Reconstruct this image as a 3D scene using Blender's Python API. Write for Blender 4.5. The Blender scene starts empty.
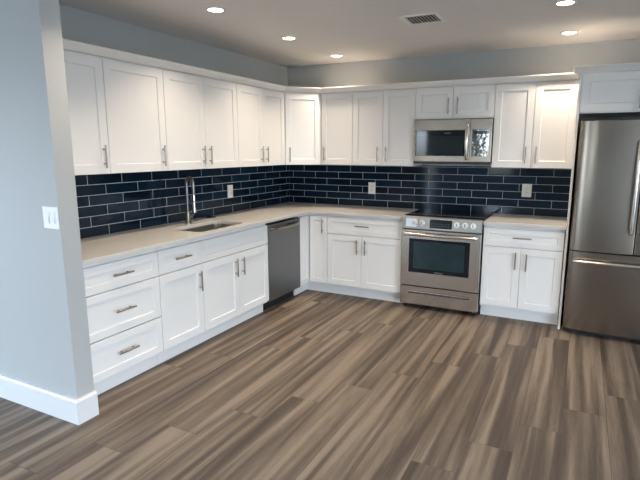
import bpy, bmesh, math, random
from mathutils import Matrix, Vector
random.seed(7)
SC = bpy.context.scene
COL = SC.collection
PI = math.pi

# ------------------------------------------------------------------ camera
CX, CY, CZ = 3.2124, -5.2918, 1.5517
YAW, PITCH, ROLL, F = 0.4618, -0.1820, 0.0015, 498.08
fw = Vector((-math.sin(YAW)*math.cos(PITCH), math.cos(YAW)*math.cos(PITCH), math.sin(PITCH)))
rt = Vector((math.cos(YAW), math.sin(YAW), 0)); up = rt.cross(fw)
rt, up = rt*math.cos(ROLL)+up*math.sin(ROLL), up*math.cos(ROLL)-rt*math.sin(ROLL)
cd = bpy.data.cameras.new('camera'); cam = bpy.data.objects.new('camera', cd); COL.objects.link(cam)
cam.matrix_world = Matrix(((rt.x, up.x, -fw.x, CX), (rt.y, up.y, -fw.y, CY), (rt.z, up.z, -fw.z, CZ), (0, 0, 0, 1)))
cd.sensor_width = 36; cd.lens = F/640*36; cd.shift_x = -10.86/640; cd.shift_y = 1.04/640
cd.clip_start = 0.05
SC.camera = cam

# ------------------------------------------------------------------ exposure, world
SC.view_settings.view_transform = 'Standard'; SC.view_settings.look = 'None'
SC.view_settings.gamma = 1.0; SC.view_settings.use_curve_mapping = False
SC.view_settings.exposure = 0.45
SKY = 9.4           # strength of the daylight outside the windows
LAMP = 5.5         # watts of each ceiling downlight

w = bpy.data.worlds.new('daylight'); SC.world = w; w.use_nodes = True
nt = w.node_tree; nt.nodes.clear()
out = nt.nodes.new('ShaderNodeOutputWorld'); bg = nt.nodes.new('ShaderNodeBackground')
tc = nt.nodes.new('ShaderNodeTexCoord'); sep = nt.nodes.new('ShaderNodeSeparateXYZ'); cr = nt.nodes.new('ShaderNodeValToRGB')
mr = nt.nodes.new('ShaderNodeMapRange'); mr.inputs['From Min'].default_value = -1
nt.links.new(tc.outputs['Generated'], sep.inputs[0]); nt.links.new(sep.outputs['Z'], mr.inputs['Value'])
nt.links.new(mr.outputs[0], cr.inputs[0]); nt.links.new(cr.outputs[0], bg.inputs[0]); nt.links.new(bg.outputs[0], out.inputs[0])
e = cr.color_ramp.elements
e[0].position = 0.0; e[0].color = (.20, .22, .20, 1)
e[1].position = 1.0; e[1].color = (.42, .65, 1, 1)
a = e.new(.49); a.color = (.30, .31, .28, 1)
a = e.new(.51); a.color = (.74, .87, 1, 1)
bg.inputs['Strength'].default_value = SKY

def portal(name, loc, rot, sx, sy):
    l = bpy.data.lights.new(name, 'AREA'); l.shape = 'RECTANGLE'; l.size = sx; l.size_y = sy; l.cycles.is_portal = True
    o = bpy.data.objects.new(name, l); o.location = loc; o.rotation_euler = rot; COL.objects.link(o)

# unseen living area openings behind the camera, invented as the daylight source:  (x0, x1, z0, z1) in the rear wall
YR = -8.5; XL = -3.5; XR = 6.5; ZC = 2.505
REAR = [(-1.75, -0.45, 0.0, 2.08), (0.95, 1.65, 0.95, 2.08)]
SIDE = [(-8.0, -3.4, 0.0, 2.15)]        # opening added in the unseen right wall for more daylight (y0, y1, z0, z1)
LEFT = [(-7.9, -4.1, 0.0, 2.15)]        # another added in the unseen far left wall to spread the daylight
for (y0, y1, z0, z1) in LEFT:
    portal('daylight_portal', (XL, (y0+y1)/2, (z0+z1)/2), (PI/2, 0, -PI/2), y1-y0, z1-z0)
for (y0, y1, z0, z1) in SIDE:
    portal('daylight_portal', (XR, (y0+y1)/2, (z0+z1)/2), (PI/2, 0, PI/2), y1-y0, z1-z0)
for i, (x0, x1, z0, z1) in enumerate(REAR):
    portal('daylight_portal', ((x0+x1)/2, YR, (z0+z1)/2), (PI/2, 0, PI), x1-x0, z1-z0)   # emits towards +y

# ------------------------------------------------------------------ helpers
def tag(o, label=None, cat=None, group=None, kind=None):
    if label: o['label'] = label
    if cat: o['category'] = cat
    if group: o['group'] = group
    if kind: o['kind'] = kind
    return o
def empty(name, loc=(0, 0, 0), rz=0, label=None, cat=None, group=None):
    o = bpy.data.objects.new(name, None); o.location = loc; o.rotation_euler = (0, 0, rz); o.empty_display_size = .1
    COL.objects.link(o); return tag(o, label, cat, group)
def box(bm, x0, x1, y0, y1, z0, z1):
    v = [bm.verts.new((x, y, z)) for z in (z0, z1) for y in (y0, y1) for x in (x0, x1)]
    for f in ((0, 2, 3, 1), (4, 5, 7, 6), (0, 1, 5, 4), (2, 6, 7, 3), (0, 4, 6, 2), (1, 3, 7, 5)):
        bm.faces.new([v[i] for i in f])
def tube(bm, pts, r, n=12, cap=True):
    pts = [Vector(p) for p in pts]; rings = []
    rs = r if isinstance(r, (list, tuple)) else [r]*len(pts)
    ref = None
    for i, p in enumerate(pts):
        t = (pts[min(i+1, len(pts)-1)] - pts[max(i-1, 0)]).normalized()
        if ref is None: ref = Vector((0, 0, 1)) if abs(t.z) < .9 else Vector((1, 0, 0))
        u = (ref - t*ref.dot(t)).normalized(); v = t.cross(u); ref = u
        rings.append([bm.verts.new(p + (u*math.cos(2*PI*k/n) + v*math.sin(2*PI*k/n))*rs[i]) for k in range(n)])
    for a, b in zip(rings, rings[1:]):
        for k in range(n): bm.faces.new((a[k], a[(k+1) % n], b[(k+1) % n], b[k]))
    if cap: bm.faces.new(rings[0][::-1]); bm.faces.new(rings[-1])
def prism(bm, poly, z0, z1):
    a = [bm.verts.new((x, y, z0)) for x, y in poly]; b = [bm.verts.new((x, y, z1)) for x, y in poly]
    bm.faces.new(a[::-1]); bm.faces.new(b); n = len(poly)
    for i in range(n): bm.faces.new((a[i], a[(i+1) % n], b[(i+1) % n], b[i]))
def obj(name, bm, m, parent=None, loc=(0, 0, 0), rz=0, bevel=0, smooth=False, seg=2):
    bmesh.ops.recalc_face_normals(bm, faces=bm.faces)
    me = bpy.data.meshes.new(name); bm.to_mesh(me); bm.free()
    for x in (m if isinstance(m, (list, tuple)) else [m]): me.materials.append(x)
    if smooth:
        for p in me.polygons: p.use_smooth = True
        try: me.set_sharp_from_angle(angle=math.radians(40))
        except Exception: pass
    o = bpy.data.objects.new(name, me); COL.objects.link(o); o.location = loc; o.rotation_euler = (0, 0, rz)
    if parent: o.parent = parent
    if bevel:
        b = o.modifiers.new('bevel', 'BEVEL'); b.width = bevel; b.segments = seg; b.limit_method = 'ANGLE'; b.angle_limit = math.radians(35)
    return o
def B(name, dims, m, parent=None, bevel=0.0015, **k):
    bm = bmesh.new(); box(bm, *dims); return obj(name, bm, m, parent, bevel=bevel, **k)

# ------------------------------------------------------------------ materials
def mat(name, col, rough=.5, metal=0, spec=.5, coat=0, bump=None, var=None):
    m = bpy.data.materials.new(name); m.use_nodes = True; t = m.node_tree; b = t.nodes['Principled BSDF']
    b.inputs['Base Color'].default_value = (*col, 1); b.inputs['Roughness'].default_value = rough
    b.inputs['Metallic'].default_value = metal; b.inputs['Specular IOR Level'].default_value = spec
    b.inputs['Coat Weight'].default_value = coat
    tcn = t.nodes.new('ShaderNodeTexCoord')
    def noise(scale, st=(1, 1, 1), det=3):
        mp = t.nodes.new('ShaderNodeMapping'); mp.inputs['Scale'].default_value = st
        n = t.nodes.new('ShaderNodeTexNoise'); n.inputs['Scale'].default_value = scale; n.inputs['Detail'].default_value = det
        t.links.new(tcn.outputs['Object'], mp.inputs[0]); t.links.new(mp.outputs[0], n.inputs['Vector']); return n
    if var:
        n = noise(var[0], var[2] if len(var) > 2 else (1, 1, 1)); mx = t.nodes.new('ShaderNodeMix'); mx.data_type = 'RGBA'
        mx.inputs['A'].default_value = (*[c*(1-var[1]) for c in col], 1); mx.inputs['B'].default_value = (*[min(1, c*(1+var[1])) for c in col], 1)
        t.links.new(n.outputs['Fac'], mx.inputs['Factor']); t.links.new(mx.outputs['Result'], b.inputs['Base Color'])
    if bump:
        n = noise(bump[0], bump[2] if len(bump) > 2 else (1, 1, 1)); bp = t.nodes.new('ShaderNodeBump')
        bp.inputs['Strength'].default_value = bump[1]; bp.inputs['Distance'].default_value = .001
        t.links.new(n.outputs['Fac'], bp.inputs['Height']); t.links.new(bp.outputs[0], b.inputs['Normal'])
    return m
M = {}
M['wall'] = mat('painted_wall', (.43, .442, .438), .6, bump=(180, .15), var=(2, .02))
M['ceiling'] = mat('painted_ceiling', (.76, .73, .70), .7, bump=(120, .2), var=(1.5, .02))
M['trim'] = mat('white_trim', (.72, .72, .73), .35)
M['cab'] = mat('white_cabinet_paint', (.80, .785, .76), .32, var=(3, .01))
M['nickel'] = mat('brushed_nickel', (.33, .30, .265), .28, 1)
M['steel'] = mat('brushed_steel', (.31, .268, .225), .24, 1, var=(5, .05, (1, 1, 40)))
M['steelh'] = mat('horizontally_brushed_steel', (.52, .48, .43), .25, 1, var=(5, .05, (1, 1, 40)))
M['dark_steel'] = mat('dark_stainless', (.20, .205, .205), .36, .9)
M['knob'] = mat('bright_knob_metal', (.80, .78, .75), .30, .7)
M['panel_steel'] = mat('satin_panel_steel', (.34, .32, .29), .38, 1)
M['bar'] = mat('satin_handle_steel', (.66, .62, .57), .24, 1)
M['chrome'] = mat('polished_steel', (.60, .57, .53), .14, 1)
M['black'] = mat('black_plastic', (.012, .012, .013), .45)
M['gap'] = mat('dark_grey_steel', (.06, .06, .06), .5, .5)
M['glass'] = mat('black_glass', (.006, .007, .009), .05, spec=.45)
M['cooktop'] = mat('ceramic_cooktop', (.006, .006, .007), .06, spec=.6)
M['burner'] = mat('burner_marking', (.06, .06, .065), .12)
M['oven_glass'] = mat('tinted_oven_glass', (.010, .030, .036), .05, spec=.6, var=(9, .4))
M['oven_border'] = mat('navy_black_glass', (.005, .008, .014), .05, spec=.4)
M['window_mesh'] = mat('grey_microwave_screen', (.016, .020, .022), .05, spec=.4)
M['panel_glass'] = mat('mirror_control_panel', (.22, .22, .21), .04, .8, bump=(22, 1.0))
M['display'] = mat('black_display', (.01, .01, .012), .12)
M['mark'] = mat('grey_marking', (.12, .12, .12), .4)
M['outlet'] = mat('white_outlet_plastic', (.80, .78, .73), .35)
M['switch'] = mat('white_switch_plastic', (.80, .80, .82), .35)
M['slot'] = mat('outlet_slot', (.05, .05, .05), .5)
M['quartz'] = mat('beige_quartz', (.61, .59, .555), .14, spec=.5, var=(60, .05))
M['sink'] = mat('sink_steel', (.45, .43, .40), .32, .95)
M['lens'] = bpy.data.materials.new('lamp_lens'); M['lens'].use_nodes = True
b = M['lens'].node_tree.nodes['Principled BSDF']; b.inputs['Emission Color'].default_value = (1, .90, .76, 1); b.inputs['Emission Strength'].default_value = 14
M['lens_trim'] = mat('white_lamp_trim', (.85, .82, .78), .4)
M['film'] = mat('protective_film', (.62, .70, .78), .2)
M['patio'] = mat('patio_concrete', (.45, .44, .42), .8)

# vinyl plank floor
def floor_material():
    m = bpy.data.materials.new('vinyl_plank_floor'); m.use_nodes = True; t = m.node_tree; L = t.links
    b = t.nodes['Principled BSDF']
    def N(k): return t.nodes.new(k)
    def math_(op, x, y=None, z=None):
        n = N('ShaderNodeMath'); n.operation = op
        for i, v in enumerate((x, y, z)):
            if v is None: continue
            if isinstance(v, (int, float)): n.inputs[i].default_value = v
            else: L.new(v, n.inputs[i])
        return n.outputs[0]
    tcn = N('ShaderNodeTexCoord'); s = N('ShaderNodeSeparateXYZ'); L.new(tcn.outputs['Object'], s.inputs[0])
    x, y = s.outputs[0], s.outputs[1]
    u = math_('DIVIDE', math_('SUBTRACT', x, 3.465), .226); row = math_('FLOOR', u); fu = math_('FRACT', u)
    v = math_('DIVIDE', math_('ADD', math_('SUBTRACT', y, math_('MULTIPLY', row, .306)), 1.84), 1.53)
    pid = math_('FLOOR', v); fv = math_('FRACT', v)
    cmb = N('ShaderNodeCombineXYZ'); L.new(row, cmb.inputs[0]); L.new(pid, cmb.inputs[1])
    wn = N('ShaderNodeTexWhiteNoise'); wn.noise_dimensions = '2D'; L.new(cmb.outputs[0], wn.inputs['Vector'])
    rnd = wn.outputs['Value']
    sc = N('ShaderNodeSeparateColor'); L.new(wn.outputs['Color'], sc.inputs[0])
    def noise(sx, sy, off, scale=1, det=3, dist=0, rough=.5):
        c = N('ShaderNodeCombineXYZ')
        L.new(math_('ADD', math_('MULTIPLY', x, sx), math_('MULTIPLY', rnd, off)), c.inputs[0])
        L.new(math_('MULTIPLY', y, sy), c.inputs[1]); L.new(math_('MULTIPLY', sc.outputs[1], off), c.inputs[2])
        n = N('ShaderNodeTexNoise'); n.inputs['Scale'].default_value = scale; n.inputs['Detail'].default_value = det
        n.inputs['Distortion'].default_value = dist; n.inputs['Roughness'].default_value = rough
        L.new(c.outputs[0], n.inputs['Vector']); return n.outputs['Fac']
    broad = noise(15, .50, 37, det=1.5, dist=.5)
    mid = noise(30, 1.0, 53, det=3, dist=.5)
    fine = noise(170, 7, 11, det=3)
    pores = noise(60, 9, 23, det=4, dist=1.2, rough=.7)
    f = math_('ADD', math_('MULTIPLY', broad, .76), math_('MULTIPLY', mid, .18))
    f = math_('ADD', f, math_('MULTIPLY', fine, .13)); f = math_('ADD', f, math_('MULTIPLY', pores, .08))
    f = math_('ADD', f, math_('MULTIPLY', math_('SUBTRACT', sc.outputs[2], .5), .03))
    rmp = N('ShaderNodeValToRGB'); L.new(f, rmp.inputs[0]); e = rmp.color_ramp.elements
    e[0].position = .36; e[0].color = (.054, .041, .032, 1)
    e[1].position = .70; e[1].color = (.235, .187, .142, 1)
    q = e.new(.48); q.color = (.085, .064, .050, 1)
    q = e.new(.58); q.color = (.142, .110, .083, 1)
    # seams
    du = math_('MULTIPLY', math_('MINIMUM', fu, math_('SUBTRACT', 1, fu)), .226)
    dv = math_('MULTIPLY', math_('MINIMUM', fv, math_('SUBTRACT', 1, fv)), 1.53)
    d = math_('MINIMUM', du, dv)
    seam = N('ShaderNodeMapRange'); seam.inputs['From Min'].default_value = .0004; seam.inputs['From Max'].default_value = .0024
    L.new(d, seam.inputs['Value'])
    mx = N('ShaderNodeMix'); mx.data_type = 'RGBA'; L.new(seam.outputs[0], mx.inputs['Factor'])
    mx.inputs['A'].default_value = (.075, .056, .046, 1); L.new(rmp.outputs[0], mx.inputs['B'])
    L.new(mx.outputs['Result'], b.inputs['Base Color'])
    bp = N('ShaderNodeBump'); bp.inputs['Strength'].default_value = .35; bp.inputs['Distance'].default_value = .0015
    hh = math_('ADD', seam.outputs[0], math_('MULTIPLY', pores, .25)); L.new(hh, bp.inputs['Height']); L.new(bp.outputs[0], b.inputs['Normal'])
    b.inputs['Roughness'].default_value = .5; b.inputs['Specular IOR Level'].default_value = .25
    return m
M['floor'] = floor_material()

# glazed tile: per-tile tint comes from a face attribute that belongs to each tile's own glaze
def tile_material():
    m = bpy.data.materials.new('navy_glazed_tile'); m.use_nodes = True; t = m.node_tree; b = t.nodes['Principled BSDF']
    a = t.nodes.new('ShaderNodeAttribute'); a.attribute_name = 'glaze'
    r = t.nodes.new('ShaderNodeValToRGB'); t.links.new(a.outputs['Fac'], r.inputs[0]); t.links.new(r.outputs[0], b.inputs['Base Color'])
    r.color_ramp.elements[0].color = (.0015, .0075, .017, 1); r.color_ramp.elements[1].color = (.004, .018, .036, 1)
    tcn = t.nodes.new('ShaderNodeTexCoord'); n = t.nodes.new('ShaderNodeTexNoise'); n.inputs['Scale'].default_value = 14
    bp = t.nodes.new('ShaderNodeBump'); bp.inputs['Strength'].default_value = .10; bp.inputs['Distance'].default_value = .001
    t.links.new(tcn.outputs['Object'], n.inputs['Vector']); t.links.new(n.outputs['Fac'], bp.inputs['Height']); t.links.new(bp.outputs[0], b.inputs['Normal'])
    b.inputs['Roughness'].default_value = .08; b.inputs['Specular IOR Level'].default_value = .28
    return m
M['tile'] = tile_material(); M['grout'] = mat('grey_grout', (.62, .66, .70), .8)

# ------------------------------------------------------------------ structure
def S(name, dims, m): o = B(name, dims, m, bevel=0); o['kind'] = 'structure'; return o
def walls_with_holes(name, axis, c0, c1, a0, a1, holes, m):
    """wall slab from a0 to a1 along its length, c0..c1 thick, with rectangular openings"""
    bm = bmesh.new()
    def bx(p, q, z0, z1):
        if q-p > 1e-4 and z1-z0 > 1e-4:
            if axis == 'x': box(bm, p, q, c0, c1, z0, z1)
            else: box(bm, c0, c1, p, q, z0, z1)
    cur = a0
    for (p, q, z0, z1) in sorted(holes):
        bx(cur, p, 0, ZC); bx(p, q, 0, z0); bx(p, q, z1, ZC); cur = q
    bx(cur, a1, 0, ZC)
    o = obj(name, bm, m); o['kind'] = 'structure'; return o
WX, WY0, WY1 = .741, -3.577, -3.464       # partition wall end
S('floor', (XL-.12, XR+.12, YR-.12, .12, -.06, 0), M['floor'])
S('ceiling', (XL-.12, XR+.12, YR-.12, .12, ZC, ZC+.08), M['ceiling'])
S('wall_back', (-.12, XR+.12, 0, .12, 0, ZC), M['wall'])
S('wall_left', (-.12, 0, WY1, 0, 0, ZC), M['wall'])
S('wall_partition', (XL, WX, WY0, WY1, 0, ZC), M['wall'])
walls_with_holes('wall_right', 'y', XR, XR+.12, YR, 0, SIDE, M['wall'])
walls_with_holes('wall_rear', 'x', YR-.12, YR, XL-.12, XR+.12, REAR, M['wall'])
walls_with_holes('wall_living', 'y', XL-.12, XL, YR, WY0, LEFT, M['wall'])
S('patio', (XL-8, XR+8, YR-9, 2, -.14, -.07), M['patio'])
def window_frame(name, x0, x1, z0, z1, mull):
    bm = bmesh.new(); y0, y1 = YR-.09, YR-.04; t = .05
    box(bm, x0, x0+t, y0, y1, z0, z1); box(bm, x1-t, x1, y0, y1, z0, z1)
    box(bm, x0+t, x1-t, y0, y1, z1-t, z1); box(bm, x0+t, x1-t, y0, y1, z0, z0+t)
    for q in mull: box(bm, q-t/2, q+t/2, y0, y1, z0+t, z1-t)
    o = obj(name, bm, M['trim']); o['kind'] = 'structure'
window_frame('door_1', *REAR[0], []); window_frame('window_1', *REAR[1], [])  # frames of the unseen rear openings

def base_profile(bm, pts, h=.147, t=.024):
    """baseboard swept along a floor polyline; pts go with the wall on the left"""
    P = [Vector(p) for p in pts]; n = len(P); prof = [(0, 0), (t, 0), (t, h-.012), (t-.006, h-.003), (t-.010, h), (0, h)]
    rings = []
    for i, p in enumerate(P):
        d0 = (P[i]-P[i-1]).normalized() if i else (P[1]-P[0]).normalized()
        d1 = (P[i+1]-P[i]).normalized() if i < n-1 else d0
        n0 = Vector((d0.y, -d0.x)); n1 = Vector((d1.y, -d1.x)); mn = (n0+n1).normalized(); k = 1/mn.dot(n0)
        rings.append([bm.verts.new((p.x+mn.x*k*a, p.y+mn.y*k*a, z+.0005)) for a, z in prof])
    for a, b_ in zip(rings, rings[1:]):
        for k in range(len(prof)): bm.faces.new((a[k], a[(k+1) % len(prof)], b_[(k+1) % len(prof)], b_[k]))
    bm.faces.new(rings[0]); bm.faces.new(rings[-1][::-1])
bm = bmesh.new(); base_profile(bm, [(XL+.001, WY0), (WX, WY0), (WX, WY1)]); o = obj('baseboard_partition', bm, M['trim']); o['kind'] = 'structure'
bm = bmesh.new(); box(bm, XR-.015, XR-.0005, -3.39, -.01, .0005, .147); o = obj('baseboard_right', bm, M['trim']); o['kind'] = 'structure'

# ------------------------------------------------------------------ backsplash tiles
TP, RP, G = .3065, .077, .0035
def backsplash(name, length0, length1, ph0, ph1, place, label, z0=.909, z1=1.384, cut=None):
    """tiles laid on a plane; place(s, d, z) -> world point for distance s along the wall and d out of it"""
    bm = bmesh.new(); lay = bm.faces.layers.float.new('glaze')
    def bx(s0, s1, d0, d1, za, zb, mi, g):
        v = [bm.verts.new(place(s, d, z)) for z in (za, zb) for d in (d0, d1) for s in (s0, s1)]
        for f in ((0, 2, 3, 1), (4, 5, 7, 6), (0, 1, 5, 4), (2, 6, 7, 3), (0, 4, 6, 2), (1, 3, 7, 5)):
            fc = bm.faces.new([v[i] for i in f]); fc.material_index = mi; fc[lay] = g
    def tilebox(s0, s1, za, zb, g):
        d0, d1, c = .004, .0085, .0018
        tx, tz = random.uniform(-.0004, .0004), random.uniform(-.0003, .0003)
        o_ = [(s0, za), (s1, za), (s1, zb), (s0, zb)]; i_ = [(s0+c, za+c), (s1-c, za+c), (s1-c, zb-c), (s0+c, zb-c)]
        sg = [(-1, -1), (1, -1), (1, 1), (-1, 1)]
        A = [bm.verts.new(place(s, d0, z)) for s, z in o_]; Bq = [bm.verts.new(place(s, d1-.0012, z)) for s, z in o_]
        Cq = [bm.verts.new(place(s, d1+tx*a+tz*b_, z)) for (s, z), (a, b_) in zip(i_, sg)]
        fs = []
        for k in range(4):
            fs.append(bm.faces.new((A[k], A[(k+1) % 4], Bq[(k+1) % 4], Bq[k]))); fs.append(bm.faces.new((Bq[k], Bq[(k+1) % 4], Cq[(k+1) % 4], Cq[k])))
        fs.append(bm.faces.new(Cq))
        for f in fs: f.material_index = 0; f[lay] = g
    bx(length0, length1, .0005, .0065, z0, z1, 1, 0)
    z = z0+.001; r = 0
    while z < z1-.003:
        zt = min(z+RP-G, z1)
        p = ph0 if r % 2 == 0 else ph1
        s = p - math.ceil((p-length0)/TP)*TP
        while s < length1:
            a0, a1 = max(s+G/2, length0+.001), min(s+TP-G/2, length1-.001)
            if a1-a0 > .008: tilebox(a0, a1, z, zt, random.random())
            s += TP
        z += RP; r += 1
    me = bpy.data.meshes.new(name); bmesh.ops.recalc_face_normals(bm, faces=bm.faces); bm.to_mesh(me); bm.free()
    me.materials.append(M['tile']); me.materials.append(M['grout'])
    o = bpy.data.objects.new(name, me); COL.objects.link(o); tag(o, label, 'backsplash'); return o
backsplash('tile_backsplash', .0095, 3.138, .0685, .222, lambda s, d, z: (s, -d, z),
           'navy glazed brick tile backsplash on the wall behind the range')
backsplash('tile_backsplash', WY1+.002, -.0005, -2.67, -2.823, lambda s, d, z: (d, s, z),
           'navy glazed brick tile backsplash on the wall behind the sink and faucet')

# ------------------------------------------------------------------ cabinet makers
def panel_mesh(bm, w_, h, fr=.06, t=.02, rec=.008, x=0, z=0, y=0):
    """shaker front, x..x+w_, z..z+h, back at y, front at y-t"""
    def V(px, pz, py): return bm.verts.new((x+px, y+py, z+pz))
    def ring(i, py): return [V(i, i, py), V(w_-i, i, py), V(w_-i, h-i, py), V(i, h-i, py)]
    r = [ring(0, 0), ring(0, -t+.0015), ring(.0015, -t), ring(fr, -t), ring(fr+.0035, -t+rec)]
    bm.faces.new(r[0][::-1])
    for a, b_ in zip(r, r[1:]):
        for k in range(4): bm.faces.new((a[k], a[(k+1) % 4], b_[(k+1) % 4], b_[k]))
    bm.faces.new(r[-1])
def handle(parent, x, z, vertical, y, L_=.155):
    bm = bmesh.new(); so = .03; h = L_/2; c = .048
    if vertical:
        tube(bm, [(x, y-so, z-h), (x, y-so, z+h)], .0062)
        for s in (-c, c): tube(bm, [(x, y-.0003, z+s), (x, y-so, z+s)], .0048, 8)
    else:
        tube(bm, [(x-h, y-so, z), (x+h, y-so, z)], .0062)
        for s in (-c, c): tube(bm, [(x+s, y-.0003, z), (x+s, y-so, z)], .0048, 8)
    return obj('handle', bm, M['nickel'], parent, smooth=True)
GAP = .0018
def front(kind, root, x0, x1, z0, z1, ydoor, fr=.06, hd=None, rz=0, loc=None, pair=None):
    """door or drawer front with its handle as a sub-part; hd=(x, z, vertical)"""
    bm = bmesh.new(); panel_mesh(bm, x1-x0-2*GAP, z1-z0-2*GAP, fr, x=x0+GAP, z=z0+GAP, y=ydoor+.0195)
    o = obj(kind, bm, M['cab'], root)
    if hd: handle(o, hd[0], hd[1], hd[2], ydoor-.0005)
    return o
def rect_body(bm, w_, d, z0, z1): box(bm, .0006, w_-.0006, -d, -.001, z0, z1)

CUP = 'white shaker wall cabinets'; CLO = 'white shaker base cabinets'
UB, UT, UD = 1.385, 2.14, .3275
def upper(loc, rz, w_, splits, handles, label, z0=UB, z1=UT, depth=UD, hz=None, group=CUP, z_body=None):
    r = empty('wall_cabinet', (loc[0], loc[1], z0), rz, label, 'cabinet', group)
    bm = bmesh.new(); box(bm, .0006, w_-.0006, -(depth-.021), -.010, 0, (z_body or 2.152)-z0); obj('body', bm, M['cab'], r)
    xs = [0]+list(splits)+[w_]
    for i in range(len(xs)-1):
        hx = handles[i]
        front('door', r, xs[i], xs[i+1], 0, z1-z0, -depth, hd=(hx, (hz if hz else 1.502)-z0, True) if hx is not None else None)
    return r
R90 = PI/2
# left wall, local x runs along world +y from the cabinet's left end
upper((0, -3.440), R90, .558, [], [.508], 'white shaker wall cabinet, leftmost, single door beside the partition wall')
upper((0, -2.881), R90, .535, [], [.484], 'white single door wall cabinet, second from the partition wall')
upper((0, -2.345), R90, .909, [.452], [.408, .491], 'white double door wall cabinet above the faucet and sink')
upper((0, -1.435), R90, .821, [.415], [.366, .455], 'white double door wall cabinet above the dishwasher, left of the corner')
# diagonal corner
r = empty('corner_wall_cabinet', (0, 0, UB), 0, 'white diagonal corner wall cabinet with one angled door', 'cabinet', None)
bm = bmesh.new(); q = UD-.021; prism(bm, [(.010, -.010), (.010, -.6125), (q, -.6125), (.6215, -q-.0), (.6215, -.010)], 0, 2.152-UB)
obj('body', bm, M['cab'], r)
A_ = Vector((UD, -.6135)); Bv = Vector((.6205, -UD)); dl = (Bv-A_).length; ang = math.atan2(Bv.y-A_.y, Bv.x-A_.x)
bm = bmesh.new(); panel_mesh(bm, dl-.022, UT-UB-2*GAP, .06, x=.011, z=GAP, y=.0135+.004)
dr = obj('door', bm, M['cab'], r, loc=(A_.x, A_.y, 0), rz=ang)
handle(dr, .050, 1.495-UB, True, -.003)
# back wall
upper((.6225, 0), 0, .3745, [], [.042], 'white single door wall cabinet on the back wall, right of the angled corner one')
upper((.9975, 0), 0, .6845, [.342], [.294, .387], 'white double door wall cabinet left of the microwave')
upper((1.683, 0), 0, .760, [.373], [.331, .420], 'short white double door wall cabinet above the microwave', z0=1.845, hz=1.966)
upper((2.4435, 0), 0, .6935, [.348], [.300, .388], 'white double door wall cabinet between microwave and refrigerator')
# crown over the wall cabinets (one continuous run)
def crown(bm, path, prof):
    P = [Vector(p) for p in path]; n = len(P); rings = []
    for i in range(n):
        d0 = (P[i]-P[i-1]).normalized() if i else (P[1]-P[0]).normalized()
        d1 = (P[i+1]-P[i]).normalized() if i < n-1 else d0
        n0 = Vector((d0.y, -d0.x)); n1 = Vector((d1.y, -d1.x)); mn = (n0+n1).normalized(); k = 1/mn.dot(n0)
        rings.append([bm.verts.new((P[i].x+mn.x*k*a, P[i].y+mn.y*k*a, z)) for a, z in prof])
    m_ = len(prof)
    for a, b_ in zip(rings, rings[1:]):
        for k in range(m_): bm.faces.new((a[k], a[(k+1) % m_], b_[(k+1) % m_], b_[k]))
    bm.faces.new(rings[0][::-1]); bm.faces.new(rings[-1])
prof = [(-.30, 2.153), (-.001, 2.153), (.004, 2.153), (.010, 2.160), (.022, 2.172), (.036, 2.183), (.043, 2.192), (.050, 2.194), (.050, 2.203), (-.30, 2.203)]
prof = [(-.02, z) if a < -.1 else (a, z) for a, z in prof]
bm = bmesh.new()
U2 = UD-.006
crown(bm, [(U2, -3.440), (U2, -.6115), (.6185, -U2), (3.130, -U2)], prof)
# closing board on top so the run is a solid cap seen from above
o = obj('crown_molding', bm, M['cab']); tag(o, 'white crown molding running along the tops of the wall cabinets', 'molding')

# base cabinets
DZ0, DZ1 = .122, .855
def base(loc, rz, w_, label, toe=True):
    r = empty('base_cabinet', (*loc, 0), rz, label, 'cabinet', CLO)
    bm = bmesh.new(); box(bm, .0006, w_-.0006, -.609, -.010, .105, .8775); obj('body', bm, M['cab'], r)
    if toe: B('toe_kick', (.0006, w_-.0006, -.559, -.541, .0005, .1045), M['cab'], r, bevel=.001)
    return r
YD = -.630
r = base((0, -3.442), R90, .642, 'white three drawer base cabinet beside the partition wall')
for z0, z1, hz in ((.681, DZ1, .771), (.386, .677, .535), (DZ0, .382, .256)):
    front('drawer', r, 0, .642, z0, z1, YD, fr=.05, hd=(.324, hz, False))
r = base((0, -2.798), R90, .446, 'white narrow base cabinet with one drawer over one door, left of the sink base')
front('drawer', r, 0, .446, .681, DZ1, YD, fr=.05, hd=(.223, .772, False)); front('door', r, 0, .446, DZ0, .677, YD, hd=(.405, .548, True))
r = base((0, -2.351), R90, .918, 'white sink base cabinet with plain false drawer over two doors')
# the sink bowl needs room: lower the box at the top
for ch in list(r.children):
    if ch.name.startswith('body'):
        bpy.data.objects.remove(ch)
bm = bmesh.new(); box(bm, .0006, .9174, -.609, -.591, .105, .8775); obj('face_frame', bm, M['cab'], r)
B('bottom_panel', (.019, .899, -.5905, -.010, .105, .123), M['cab'], r)
for x0 in (.0006, .8994): B('side_panel', (x0, x0+.018, -.5905, -.010, .105, .8775), M['cab'], r)
front('drawer', r, 0, .918, .681, DZ1, YD, fr=.05)
front('door', r, 0, .460, DZ0, .677, YD, hd=(.412, .556, True)); front('door', r, .460, .918, DZ0, .677, YD, hd=(.506, .554, True))
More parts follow.
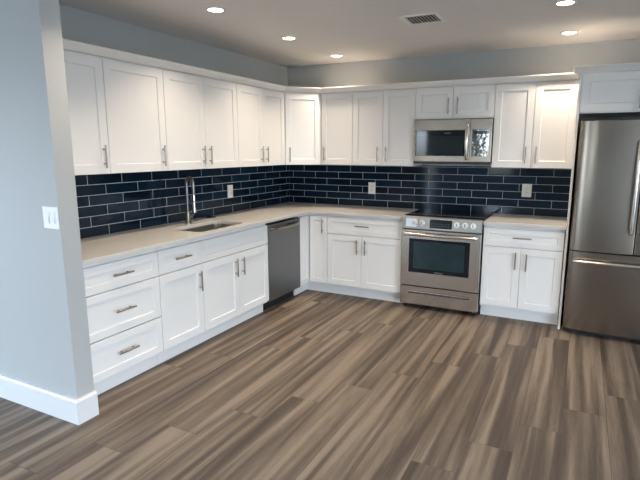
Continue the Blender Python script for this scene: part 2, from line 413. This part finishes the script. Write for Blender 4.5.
# lazy susan corner cabinet
r = empty('corner_base_cabinet', (0, 0, 0), 0, 'white corner base cabinet with folding door where the two runs meet', 'cabinet')
bm = bmesh.new(); prism(bm, [(.010, -.010), (.010, -.828), (.609, -.828), (.609, -.609), (.8465, -.609), (.8465, -.010)], .105, .8775); obj('body', bm, M['cab'], r)
bm = bmesh.new(); prism(bm, [(.541, -.828), (.559, -.828), (.559, -.559), (.8465, -.559), (.8465, -.541), (.541, -.541)], .0005, .1045); obj('toe_kick', bm, M['cab'], r)
bm = bmesh.new(); panel_mesh(bm, .192, DZ1-DZ0-2*GAP, .045, x=0, z=DZ0+GAP, y=0)
obj('door', bm, M['cab'], r, loc=(.6105, -.827, 0), rz=R90)
bm = bmesh.new(); panel_mesh(bm, .208, DZ1-DZ0-2*GAP, .045, x=0, z=DZ0+GAP, y=0)
dr = obj('door', bm, M['cab'], r, loc=(.636, -.6105, 0)); handle(dr, .160, .750, True, -.0205)
# back run
r = base((.848, 0), 0, .833, 'white base cabinet left of the range, wide drawer over two doors')
front('drawer', r, 0, .833, .675, DZ1, YD, fr=.05, hd=(.408, .775, False))
front('door', r, 0, .396, DZ0, .671, YD, hd=(.354, .556, True)); front('door', r, .396, .833, DZ0, .671, YD, hd=(.443, .555, True))
r = base((2.457, 0), 0, .677, 'white base cabinet between range and refrigerator, drawer over two doors')
front('drawer', r, 0, .677, .688, DZ1, YD, fr=.05, hd=(.338, .776, False))
front('door', r, 0, .334, DZ0, .684, YD, hd=(.293, .569, True)); front('door', r, .334, .677, DZ0, .684, YD, hd=(.384, .562, True))

# ------------------------------------------------------------------ countertops
def rrect(x0, x1, y0, y1, rr, n=6):
    pts = []
    for cx, cy, a0 in ((x1-rr, y1-rr, 0), (x0+rr, y1-rr, PI/2), (x0+rr, y0+rr, PI), (x1-rr, y0+rr, 3*PI/2)):
        for k in range(n+1):
            a = a0+PI/2*k/n; pts.append((cx+rr*math.cos(a), cy+rr*math.sin(a)))
    return pts
SX0, SX1, SY0, SY1 = .235, .572, -2.29, -1.685
def slab_with_hole(outer, hole, z0, z1):
    bm = bmesh.new(); cap = []
    for z in (z0, z1):
        o_ = [bm.verts.new((x, y, z)) for x, y in outer]; h_ = [bm.verts.new((x, y, z)) for x, y in hole]
        es = [bm.edges.new((o_[i], o_[(i+1) % len(o_)])) for i in range(len(o_))] + [bm.edges.new((h_[i], h_[(i+1) % len(h_)])) for i in range(len(h_))]
        bmesh.ops.triangle_fill(bm, edges=es, use_beauty=True); cap.append((o_, h_))
    for w_ in (0, 1):
        a, b_ = cap[0][w_], cap[1][w_]; n = len(a)
        for i in range(n): bm.faces.new((a[i], a[(i+1) % n], b_[(i+1) % n], b_[i]))
    return bm
outer = [(.0005, WY1+.002), (.6504, WY1+.002), (.6504, -.6504), (1.683, -.6504), (1.683, -.0005), (.0005, -.0005)]
bm = slab_with_hole(outer, rrect(SX0, SX1, SY0, SY1, .07), .8785, .9085)
o = obj('countertop', bm, M['quartz'], bevel=.002); tag(o, 'beige quartz countertop, L-shaped, with the sink cut into it', 'countertop')
o = B('countertop', (2.4535, 3.138, -.6504, -.0005, .8785, .9085), M['quartz'], bevel=.002)
tag(o, 'short beige quartz countertop between range and refrigerator', 'countertop')

# ------------------------------------------------------------------ sink
r = empty('kitchen_sink', ((SX0+SX1)/2, (SY0+SY1)/2, .66), 0, 'stainless steel undermount sink set in the beige countertop', 'sink')
bm = bmesh.new(); hx, hy = (SX1-SX0)/2+.004, (SY1-SY0)/2+.004
levels = [(0, .2165, .07), (0, .2160, .07), (.004, .05, .07), (.03, .012, .06), (.10, .006, .04)]
rings = []
for ins, z, rr in levels:
    rings.append([bm.verts.new((x, y, z)) for x, y in rrect(-hx+ins, hx-ins, -hy+ins, hy-ins, rr, 6)])
# flange
fl = [bm.verts.new((x, y, .2165)) for x, y in rrect(-hx-.018, hx+.018, -hy-.018, hy+.018, .08, 6)]
rings.insert(0, fl)
for a, b_ in zip(rings, rings[1:]):
    n = len(a)
    for i in range(n): bm.faces.new((a[i], a[(i+1) % n], b_[(i+1) % n], b_[i]))
bm.faces.new(rings[-1])
o = obj('bowl', bm, M['sink'], r, smooth=True)
sm = o.modifiers.new('thick', 'SOLIDIFY'); sm.thickness = .0015; sm.offset = -1
bm = bmesh.new(); tube(bm, [(0, 0, .0065), (0, 0, .0095)], .045, 24); tube(bm, [(0, 0, .0095), (0, 0, .016)], [.02, .012], 16); obj('drain', bm, M['chrome'], r, smooth=True)

# ------------------------------------------------------------------ faucet
r = empty('kitchen_faucet', (.155, -1.965, .909), -.20, 'tall brushed nickel spring pull-down faucet standing behind the sink', 'faucet')
bm = bmesh.new(); tube(bm, [(0, 0, 0), (0, 0, .008)], .030, 24); tube(bm, [(0, 0, .008), (0, 0, .10), (0, 0, .105)], [.0215, .0215, .016], 20); obj('base', bm, M['nickel'], r, smooth=True)
R_ = .046; zt = .355
arc = [(0, 0, .105)] + [(0, 0, .105+(zt-.105)*k/8) for k in range(1, 9)] + [(R_-R_*math.cos(PI*k/14), 0, zt+R_*math.sin(PI*k/14)) for k in range(1, 15)] + [(2*R_+.002, 0, zt-.05), (2*R_+.002, 0, .26)]
bm = bmesh.new(); tube(bm, arc, .0085, 12); obj('hose', bm, M['nickel'], r, smooth=True)
# spring coil around the arch
def polyat(pts, s):
    pts = [Vector(p) for p in pts]; L_ = 0
    for a, b_ in zip(pts, pts[1:]):
        l = (b_-a).length
        if L_+l >= s: return a.lerp(b_, (s-L_)/l), (b_-a).normalized()
        L_ += l
    return pts[-1], (pts[-1]-pts[-2]).normalized()
tot = sum((Vector(b_)-Vector(a)).length for a, b_ in zip(arc, arc[1:])); turns = 46; pts = []
for k in range(turns*8+1):
    s = .07+(tot-.07-.01)*k/(turns*8); p_, t_ = polyat(arc, s); sd = Vector((0, 1, 0)); nn = t_.cross(sd); a = 2*PI*k/8
    pts.append(p_+sd*math.cos(a)*.0125+nn*math.sin(a)*.0125)
bm = bmesh.new(); tube(bm, pts, .0022, 5); obj('spring', bm, M['nickel'], r, smooth=True)
bm = bmesh.new(); x = 2*R_+.002; tube(bm, [(x, 0, .26), (x, 0, .235), (x, 0, .15), (x, 0, .125), (x, 0, .105)], [.012, .015, .0165, .0195, .0195], 18); obj('spray_head', bm, M['chrome'], r, smooth=True)
bm = bmesh.new(); tube(bm, [(.012, 0, .200), (x-.014, 0, .200)], .006, 10); tube(bm, [(0, 0, .192), (0, 0, .208)], .0165, 18); tube(bm, [(x, 0, .195), (x, 0, .206)], .0185, 18); obj('support_arm', bm, M['nickel'], r, smooth=True)
bm = bmesh.new(); tube(bm, [(.012, .010, .062), (.030, .026, .064)], .0135, 14); tube(bm, [(.028, .024, .066), (.040, .034, .082), (.052, .044, .115)], [.0055, .005, .0045], 10); obj('lever', bm, M['nickel'], r, smooth=True)
r = empty('sink_stopper', (.085, -1.575, .909), 0, 'small black stopper lying on the countertop by the tiles, right of the faucet', 'stopper')
bm = bmesh.new(); tube(bm, [(0, 0, 0), (0, 0, .006), (0, 0, .010)], [.042, .044, .036], 24); obj('disc', bm, M['black'], r, smooth=True)
bm = bmesh.new(); tube(bm, [(0, 0, .010), (0, 0, .020), (0, 0, .026)], [.008, .010, .014], 14); obj('knob', bm, M['black'], r, smooth=True)

# ------------------------------------------------------------------ dishwasher
W = .599
r = empty('dishwasher', (0, -1.4315, 0), R90, 'dark stainless dishwasher with a curved bar handle in the left run', 'dishwasher')
B('tub', (.002, W-.002, -.575, -.03, .115, .862), M['black'], r, bevel=0)
B('kick_plate', (.004, W-.004, -.545, -.530, .002, .112), M['black'], r)
B('door', (.002, W-.002, -.634, -.577, .108, .852), M['dark_steel'], r, bevel=.004)
bm = bmesh.new(); pts = [(.040, -.634, .805), (.050, -.650, .806)] + [(.06+.48*k/10, -.652-.028*math.sin(PI*k/10)**.6, .808) for k in range(11)] + [(.548, -.650, .806), (.558, -.634, .805)]
n = 10; rings = []
for p_ in pts:
    rings.append([bm.verts.new((p_[0], p_[1]+.007*math.cos(2*PI*k/n), p_[2]+.015*math.sin(2*PI*k/n))) for k in range(n)])
for a, b_ in zip(rings, rings[1:]):
    for k in range(n): bm.faces.new((a[k], a[(k+1) % n], b_[(k+1) % n], b_[k]))
bm.faces.new(rings[0]); bm.faces.new(rings[-1]); obj('handle', bm, M['steel'], r, smooth=True)

# ------------------------------------------------------------------ range
W = .760
r = empty('electric_range', (1.6885, 0, 0), 0, 'stainless steel slide-in electric range with black glass cooktop', 'range')
B('body', (0, W, -.640, -.030, .045, .905), M['gap'], r, bevel=.002)
for x in (.04, W-.04):
    for y in (-.60, -.08):
        bm = bmesh.new(); tube(bm, [(x, y, 0), (x, y, .044)], .018, 12); obj('foot', bm, M['black'], r)
bm = bmesh.new(); box(bm, .004, W-.004, -.645, -.012, .9055, .9205); ck = obj('cooktop', bm, M['cooktop'], r, bevel=.002)
for bx_, by_, br in ((.19, -.47, .105), (.57, -.47, .085), (.19, -.19, .080), (.57, -.19, .105), (.38, -.16, .05)):
    bm = bmesh.new(); N_ = 40
    for ra in (br, br*.62):
        a = [bm.verts.new((bx_+ra*math.cos(2*PI*k/N_), by_+ra*math.sin(2*PI*k/N_), .9210)) for k in range(N_)]
        b_ = [bm.verts.new((bx_+(ra-.003)*math.cos(2*PI*k/N_), by_+(ra-.003)*math.sin(2*PI*k/N_), .9210)) for k in range(N_)]
        for k in range(N_): bm.faces.new((a[k], a[(k+1) % N_], b_[(k+1) % N_], b_[k]))
    obj('burner_ring', bm, M['burner'], ck)
# sloped control panel
bm = bmesh.new()
pf = [(-.640, .800), (-.690, .800), (-.690, .806), (-.676, .914), (-.670, .921), (-.6455, .921), (-.6455, .905), (-.640, .905)]
a = [bm.verts.new((0, y, z)) for y, z in pf]; b_ = [bm.verts.new((W, y, z)) for y, z in pf]
bm.faces.new(a); bm.faces.new(b_[::-1])
for k in range(len(pf)): bm.faces.new((a[k], a[(k+1) % len(pf)], b_[(k+1) % len(pf)], b_[k]))
cp = obj('control_panel', bm, M['panel_steel'], r, bevel=.0015)
sl = (-.676+.690)/(.914-.806)
def py(z): return -.690+(z-.806)*sl
def slab(name, x0, x1, z0, z1, m, parent, t=.0015, off=0):
    bm = bmesh.new()
    v = []
    for z in (z0, z1):
        for d in (0, -t):
            for x in (x0, x1): v.append(bm.verts.new((x, py(z)+off+d-.0002, z)))
    for f in ((0, 2, 3, 1), (4, 5, 7, 6), (0, 1, 5, 4), (2, 6, 7, 3), (0, 4, 6, 2), (1, 3, 7, 5)): bm.faces.new([v[i] for i in f])
    return obj(name, bm, m, parent)
dp = slab('display', .279, .490, .817, .900, M['display'], cp)
bm = bmesh.new()
for k in range(7):
    for z in (.838, .858):
        x = .292+k*.027; v = [bm.verts.new((xx, py(zz)-.0021, zz)) for xx, zz in ((x, z), (x+.011, z), (x+.011, z+.004), (x, z+.004))]; bm.faces.new(v)
obj('touch_marks', bm, M['mark'], dp)
tag(slab('protective_film', .045, .150, .822, .900, M['film'], cp, t=.0006), 'clear bluish protective film')
for kx in (.140, .207, .536, .612, .686):
    kz = .862
    bm = bmesh.new(); y0 = py(kz)-.0018; ny = Vector((0, -1, sl)).normalized()
    P0 = Vector((kx, y0, kz)); tube(bm, [P0, P0+ny*.006], .027, 24)
    tube(bm, [P0+ny*.006, P0+ny*.020, P0+ny*.030, P0+ny*.032], [.0225, .0215, .0205, .018], 24)
    kn = obj('knob', bm, M['knob'], cp, smooth=True)
    bm = bmesh.new(); Pk = P0+ny*.0325; box(bm, Pk.x-.003, Pk.x+.003, Pk.y-.003, Pk.y+.001, Pk.z-.017, Pk.z+.017); obj('grip', bm, M['steel'], kn, bevel=.001)
# oven door
dr = B('oven_door', (.0, W, -.683, -.642, .236, .790), M['steelh'], r, bevel=.004)
B('window_border', (.082, .664, -.6855, -.6832, .372, .705), M['oven_border'], dr, bevel=.001)
B('window_pane', (.128, .618, -.6875, -.6857, .412, .680), M['oven_glass'], dr, bevel=.0008)
bm = bmesh.new(); pts = [(.035, -.684, .752), (.037, -.712, .752), (.055, -.724, .752), (W-.055, -.724, .752), (W-.037, -.712, .752), (W-.035, -.684, .752)]
tube(bm, pts, [.013, .014, .0165, .0165, .014, .013], 14); obj('door_handle', bm, M['bar'], dr, smooth=True)
B('name_badge', (.340, .420, -.6868, -.6857, .383, .391), M['mark'], dr, bevel=0)
# storage drawer
bm = bmesh.new(); box(bm, 0, W, -.683, -.642, .046, .228); dw = obj('storage_drawer', bm, M['steelh'], r, bevel=.003)
B('grip_recess', (.085, .675, -.6843, -.6832, .158, .186), M['gap'], dw, bevel=0)
bm = bmesh.new(); a = []
for x in (.080, .680):
    a.append([bm.verts.new((x, y, z)) for y, z in ((-.6845, .178), (-.692, .184), (-.694, .178), (-.690, .168), (-.6845, .166))])
for k in range(5): bm.faces.new((a[0][k], a[0][(k+1) % 5], a[1][(k+1) % 5], a[1][k]))
bm.faces.new(a[0]); bm.faces.new(a[1][::-1]); obj('pull_lip', bm, M['chrome'], dw)

# ------------------------------------------------------------------ microwave
W = .752
r = empty('microwave', (1.687, 0, 1.412), 0, 'stainless over-the-range microwave hung above the range', 'microwave')
B('body', (0, W, -.352, -.012, .0, .431), M['gap'], r, bevel=.003)
B('grease_filter', (.12, .63, -.30, -.09, -.003, -.0003), M['steel'], r, bevel=.001)
B('chin', (0, W, -.3625, -.353, .002, .018), M['gap'], r, bevel=.001)
dr = B('door', (.0, .548, -.370, -.353, .022, .427), M['steel'], r, bevel=.003)
B('door_glass', (.018, .508, -.3725, -.3702, .078, .325), M['glass'], dr, bevel=.001)
B('window_screen', (.045, .485, -.3733, -.3727, .100, .268), M['window_mesh'], dr, bevel=.0005)
B('name_badge', (.305, .365, -.3735, -.3727, .292, .300), M['mark'], dr, bevel=0)
bm = bmesh.new(); xh = .528
tube(bm, [(xh, -.3705, .050), (xh, -.392, .062), (xh, -.402, .100), (xh, -.404, .212), (xh, -.402, .325), (xh, -.392, .372), (xh, -.3705, .388)], [.013, .016, .0175, .0175, .0175, .016, .013], 14)
obj('handle', bm, M['chrome'], dr, smooth=True)
cp = B('control_panel', (.551, W, -.370, -.353, .022, .427), M['steel'], r, bevel=.003)
B('touch_panel', (.572, .728, -.3725, -.3702, .075, .328), M['panel_glass'], cp, bevel=.001)
for i in range(3):
    for j in range(5): bm = bmesh.new(); box(bm, .592+i*.045, .592+i*.045+.020, -.3731, -.3726, .100+j*.034, .108+j*.034); obj('key', bm, M['mark'], cp)
B('clock_display', (.590, .712, -.3732, -.3726, .285, .312), M['display'], cp, bevel=0)

# ------------------------------------------------------------------ refrigerator surround and refrigerator
r = empty('refrigerator_cabinet', (3.140, 0, 0), 0, 'white shaker cabinet over the refrigerator with tall side panels and crown', 'cabinet')
B('side_panel', (0, .019, -.672, -.001, .0005, 2.152), M['cab'], r)
B('side_panel', (.970, .989, -.672, -.001, .0005, 2.152), M['cab'], r)
B('body', (.0195, .9695, -.6500, -.001, 1.842, 2.152), M['cab'], r, bevel=0)
def fdoor(x0, x1, hx):
    bm = bmesh.new(); panel_mesh(bm, x1-x0-2*GAP, .296, .062, x=x0+GAP, z=1.852, y=-.6505)
    d = obj('door', bm, M['cab'], r); handle(d, hx, 1.935, True, -.6710, .14)
fdoor(.0205, .4945, .437); fdoor(.4945, .9685, .552)
bm = bmesh.new(); crown(bm, [(.0, -.40), (0, -.672), (.989, -.672), (.989, -.02)], [(a-.0 if a > -.01 else -.02, z+.0) for a, z in prof]); 
obj('crown', bm, M['cab'], r)
# refrigerator (french door, bottom freezer)
W = .918
r = empty('refrigerator', (3.178, 0, 0), 0, 'stainless steel french door refrigerator with bottom freezer at the right', 'refrigerator')
B('body', (.003, W-.003, -.690, -.040, .035, 1.770), M['gap'], r, bevel=.004)
for x in (.05, W-.05):
    for y in (-.62, -.10):
        bm = bmesh.new(); tube(bm, [(x, y, 0), (x, y, .034)], .022, 12); obj('foot', bm, M['black'], r)
B('hinge_cover', (.02, .10, -.74, -.62, 1.7705, 1.783), M['black'], r); B('hinge_cover', (W-.10, W-.02, -.74, -.62, 1.7705, 1.783), M['black'], r)
B('kick_grille', (.01, W-.01, -.700, -.692, .006, .045), M['black'], r, bevel=0)
def curved(name, x0, x1, z0, z1, yb, yf, el, er, m, parent, bulge=.006):
    """door slab with rounded vertical edges (radius el / er) and a very slight crown"""
    n = 60; pts = []
    for i in range(n+1):
        t = i/n; x = x0+(x1-x0)*(.5-.5*math.cos(PI*t)); y = yf
        dl_, dr_ = x-x0, x1-x
        y = yf+bulge*(2*(x-(x0+x1)/2)/(x1-x0))**2
        if dl_ < el: y += (.030 if el > .05 else el)*(1-math.sqrt(max(0, 1-((el-dl_)/el)**2)))
        if dr_ < er: y += (.030 if er > .05 else er)*(1-math.sqrt(max(0, 1-((er-dr_)/er)**2)))
        pts.append((x, y))
    bm = bmesh.new(); prism(bm, [(x0, yb)] + pts + [(x1, yb)], z0, z1)
    return obj(name, bm, m, parent, smooth=True)
YF = -.778
d1 = curved('door', .001, W/2-.002, .733, 1.776, -.692, YF, .160, .006, M['steel'], r, .012)
d2 = curved('door', W/2+.002, W-.001, .733, 1.776, -.692, YF, .006, .160, M['steel'], r, .012)
fz = curved('freezer_drawer', .001, W-.001, .050, .722, -.692, YF, .160, .160, M['steel'], r, .022)
def arch_handle(parent, p0, p1, out_, bow, vertical, rr=.0165):
    bm = bmesh.new(); pts = [p0]; n = 16
    for k in range(n+1):
        t = k/n; q_ = [p0[i]+(p1[i]-p0[i])*(.012+.976*t) for i in range(3)]; q_[1] = p0[1]-out_-bow*math.sin(PI*t); pts.append(tuple(q_))
    pts.append(p1); tube(bm, pts, [rr*.9]+[rr]*(n+1)+[rr*.9], 14); return obj('handle', bm, M['bar'], parent, smooth=True)
arch_handle(d1, (W/2-.035, YF+.007, .90), (W/2-.035, YF+.007, 1.62), .030, .022, True)
arch_handle(d2, (W/2+.035, YF+.007, .90), (W/2+.035, YF+.007, 1.62), .030, .022, True)
arch_handle(fz, (.040, YF+.024, .646), (W-.040, YF+.024, .646), .044, .022, False)

# ------------------------------------------------------------------ outlets, switch
def plate(name, loc, rz, w_, h, label, cat, m, devices, kind):
    r = empty(name, loc, rz, label, cat)
    B('cover_plate', (-w_/2, w_/2, -.006, -.0003, -h/2, h/2), m, r, bevel=.002)
    for dx in devices:
        if kind == 'rocker':
            rk = B('rocker', (dx-.0165, dx+.0165, -.0085, -.0062, -.033, .033), m, r, bevel=.001)
            B('paddle', (dx-.013, dx+.013, -.0115, -.0087, -.028, .004), m, rk, bevel=.001)
        else:
            rk = B('receptacle', (dx-.0165, dx+.0165, -.0085, -.0062, -.033, .033), m, r, bevel=.001)
            for zc in (-.019, .019):
                for q in ((dx-.0075, dx-.0050, -.0091, -.0087, zc-.004, zc+.006), (dx+.0050, dx+.0075, -.0091, -.0087, zc-.003, zc+.005), (dx-.002, dx+.002, -.0091, -.0087, zc-.011, zc-.007)):
                    B('slot', q, M['slot'], rk, bevel=0)
            if kind == 'gfci': B('test_button', (dx-.006, dx+.006, -.0096, -.0087, -.003, .003), m, rk, bevel=0)
plate('wall_outlet', (.0090, -1.176, 1.128), R90, .084, .128, 'white outlet on the navy tiles right of the faucet', 'outlet', M['outlet'], [0], 'gfci')
plate('wall_outlet', (1.104, -.0090, 1.120), 0, .086, .130, 'white outlet on the back wall tiles left of the range', 'outlet', M['outlet'], [0], 'duplex')
plate('wall_outlet', (2.747, -.0090, 1.155), 0, .090, .130, 'white outlet on the back wall tiles between range and refrigerator', 'outlet', M['outlet'], [0], 'gfci')
plate('light_switch', (.675, WY0-.0002, 1.187), 0, .124, .120, 'white double rocker light switch on the partition wall', 'switch', M['switch'], [-.023, .023], 'rocker')

# ------------------------------------------------------------------ ceiling: downlights and vent
def downlight(loc, label):
    r = empty('recessed_downlight', (loc[0], loc[1], ZC), 0, label, 'light', 'recessed ceiling downlights')
    bm = bmesh.new(); n = 32; prof_ = [(.070, -.0004), (.070, -.003), (.065, -.006), (.055, -.006), (.051, -.0035), (.051, -.0004)]
    R = [[bm.verts.new((a*math.cos(2*PI*k/n), a*math.sin(2*PI*k/n), z)) for a, z in prof_] for k in range(n)]
    for k in range(n):
        for j in range(len(prof_)): bm.faces.new((R[k][j], R[(k+1) % n][j], R[(k+1) % n][(j+1) % 6], R[k][(j+1) % 6]))
    obj('trim_ring', bm, M['lens_trim'], r, smooth=True)
    bm = bmesh.new(); tube(bm, [(0, 0, -.0005), (0, 0, -.003)], .0508, 32); obj('lens', bm, M['lens'], r)
    l = bpy.data.lights.new('downlight_beam', 'AREA'); l.shape = 'DISK'; l.size = .10; l.energy = LAMP; l.color = (1, .83, .65); l.spread = math.radians(114)
    o = bpy.data.objects.new('downlight_beam', l); o.location = (0, 0, -.0075); COL.objects.link(o); o.parent = r
downlight((.849, -2.345), 'round recessed downlight, leftmost in view, above the left cabinet run')
downlight((.840, -1.352), 'round recessed downlight, middle of the three in the left row')
downlight((.850, -.420), 'round recessed downlight nearest the corner, farthest of the left row')
downlight((3.030, -1.461), 'round recessed downlight cut by the top edge of the photo, right side')
downlight((3.033, -.506), 'round recessed downlight above the refrigerator, right side near back wall')
downlight((1.200, -3.340), 'unseen downlight added before the partition wall, just above the frame')  # out of view, added to brighten the leftmost wall cabinets
downlight((3.030, -2.440), 'unseen downlight continuing the right row, just above the frame')  # out of view, carries on the right row's spacing to add light
downlight((1.95, -4.6), 'unseen downlight added over the living area behind the camera')  # invented lamp behind the camera, put in for extra light

r = empty('ceiling_vent', (2.072, -1.475, ZC), 0, 'white louvered air vent in the ceiling', 'vent')
bm = bmesh.new(); w2, h2, iw, ih = .150, .142, .112, .104
for (x0, x1, y0, y1) in ((-w2, w2, -h2, -ih), (-w2, w2, ih, h2), (-w2, -iw, -ih, ih), (iw, w2, -ih, ih)): box(bm, x0, x1, y0, y1, -.007, -.0005)
obj('frame', bm, M['lens_trim'], r, bevel=.002)
B('duct_backing', (-iw+.001, iw-.001, -ih+.001, ih-.001, -.0015, -.0006), M['black'], r, bevel=0)
for k in range(9):
    x = -iw+.014+k*.0245; s = -1 if k < 4 else 1
    bm = bmesh.new(); dx = .0085 if s > 0 else .003
    v = [(x-dx, -.003), (x+dx, -.013), (x+dx+.0012, -.0122), (x-dx+.0012, -.0022)]
    a = [bm.verts.new((p_[0], -ih+.002, p_[1])) for p_ in v]; b_ = [bm.verts.new((p_[0], ih-.002, p_[1])) for p_ in v]
    bm.faces.new(a); bm.faces.new(b_[::-1])
    for j in range(4): bm.faces.new((a[j], a[(j+1) % 4], b_[(j+1) % 4], b_[j]))
    obj('louver', bm, M['lens_trim'], r)
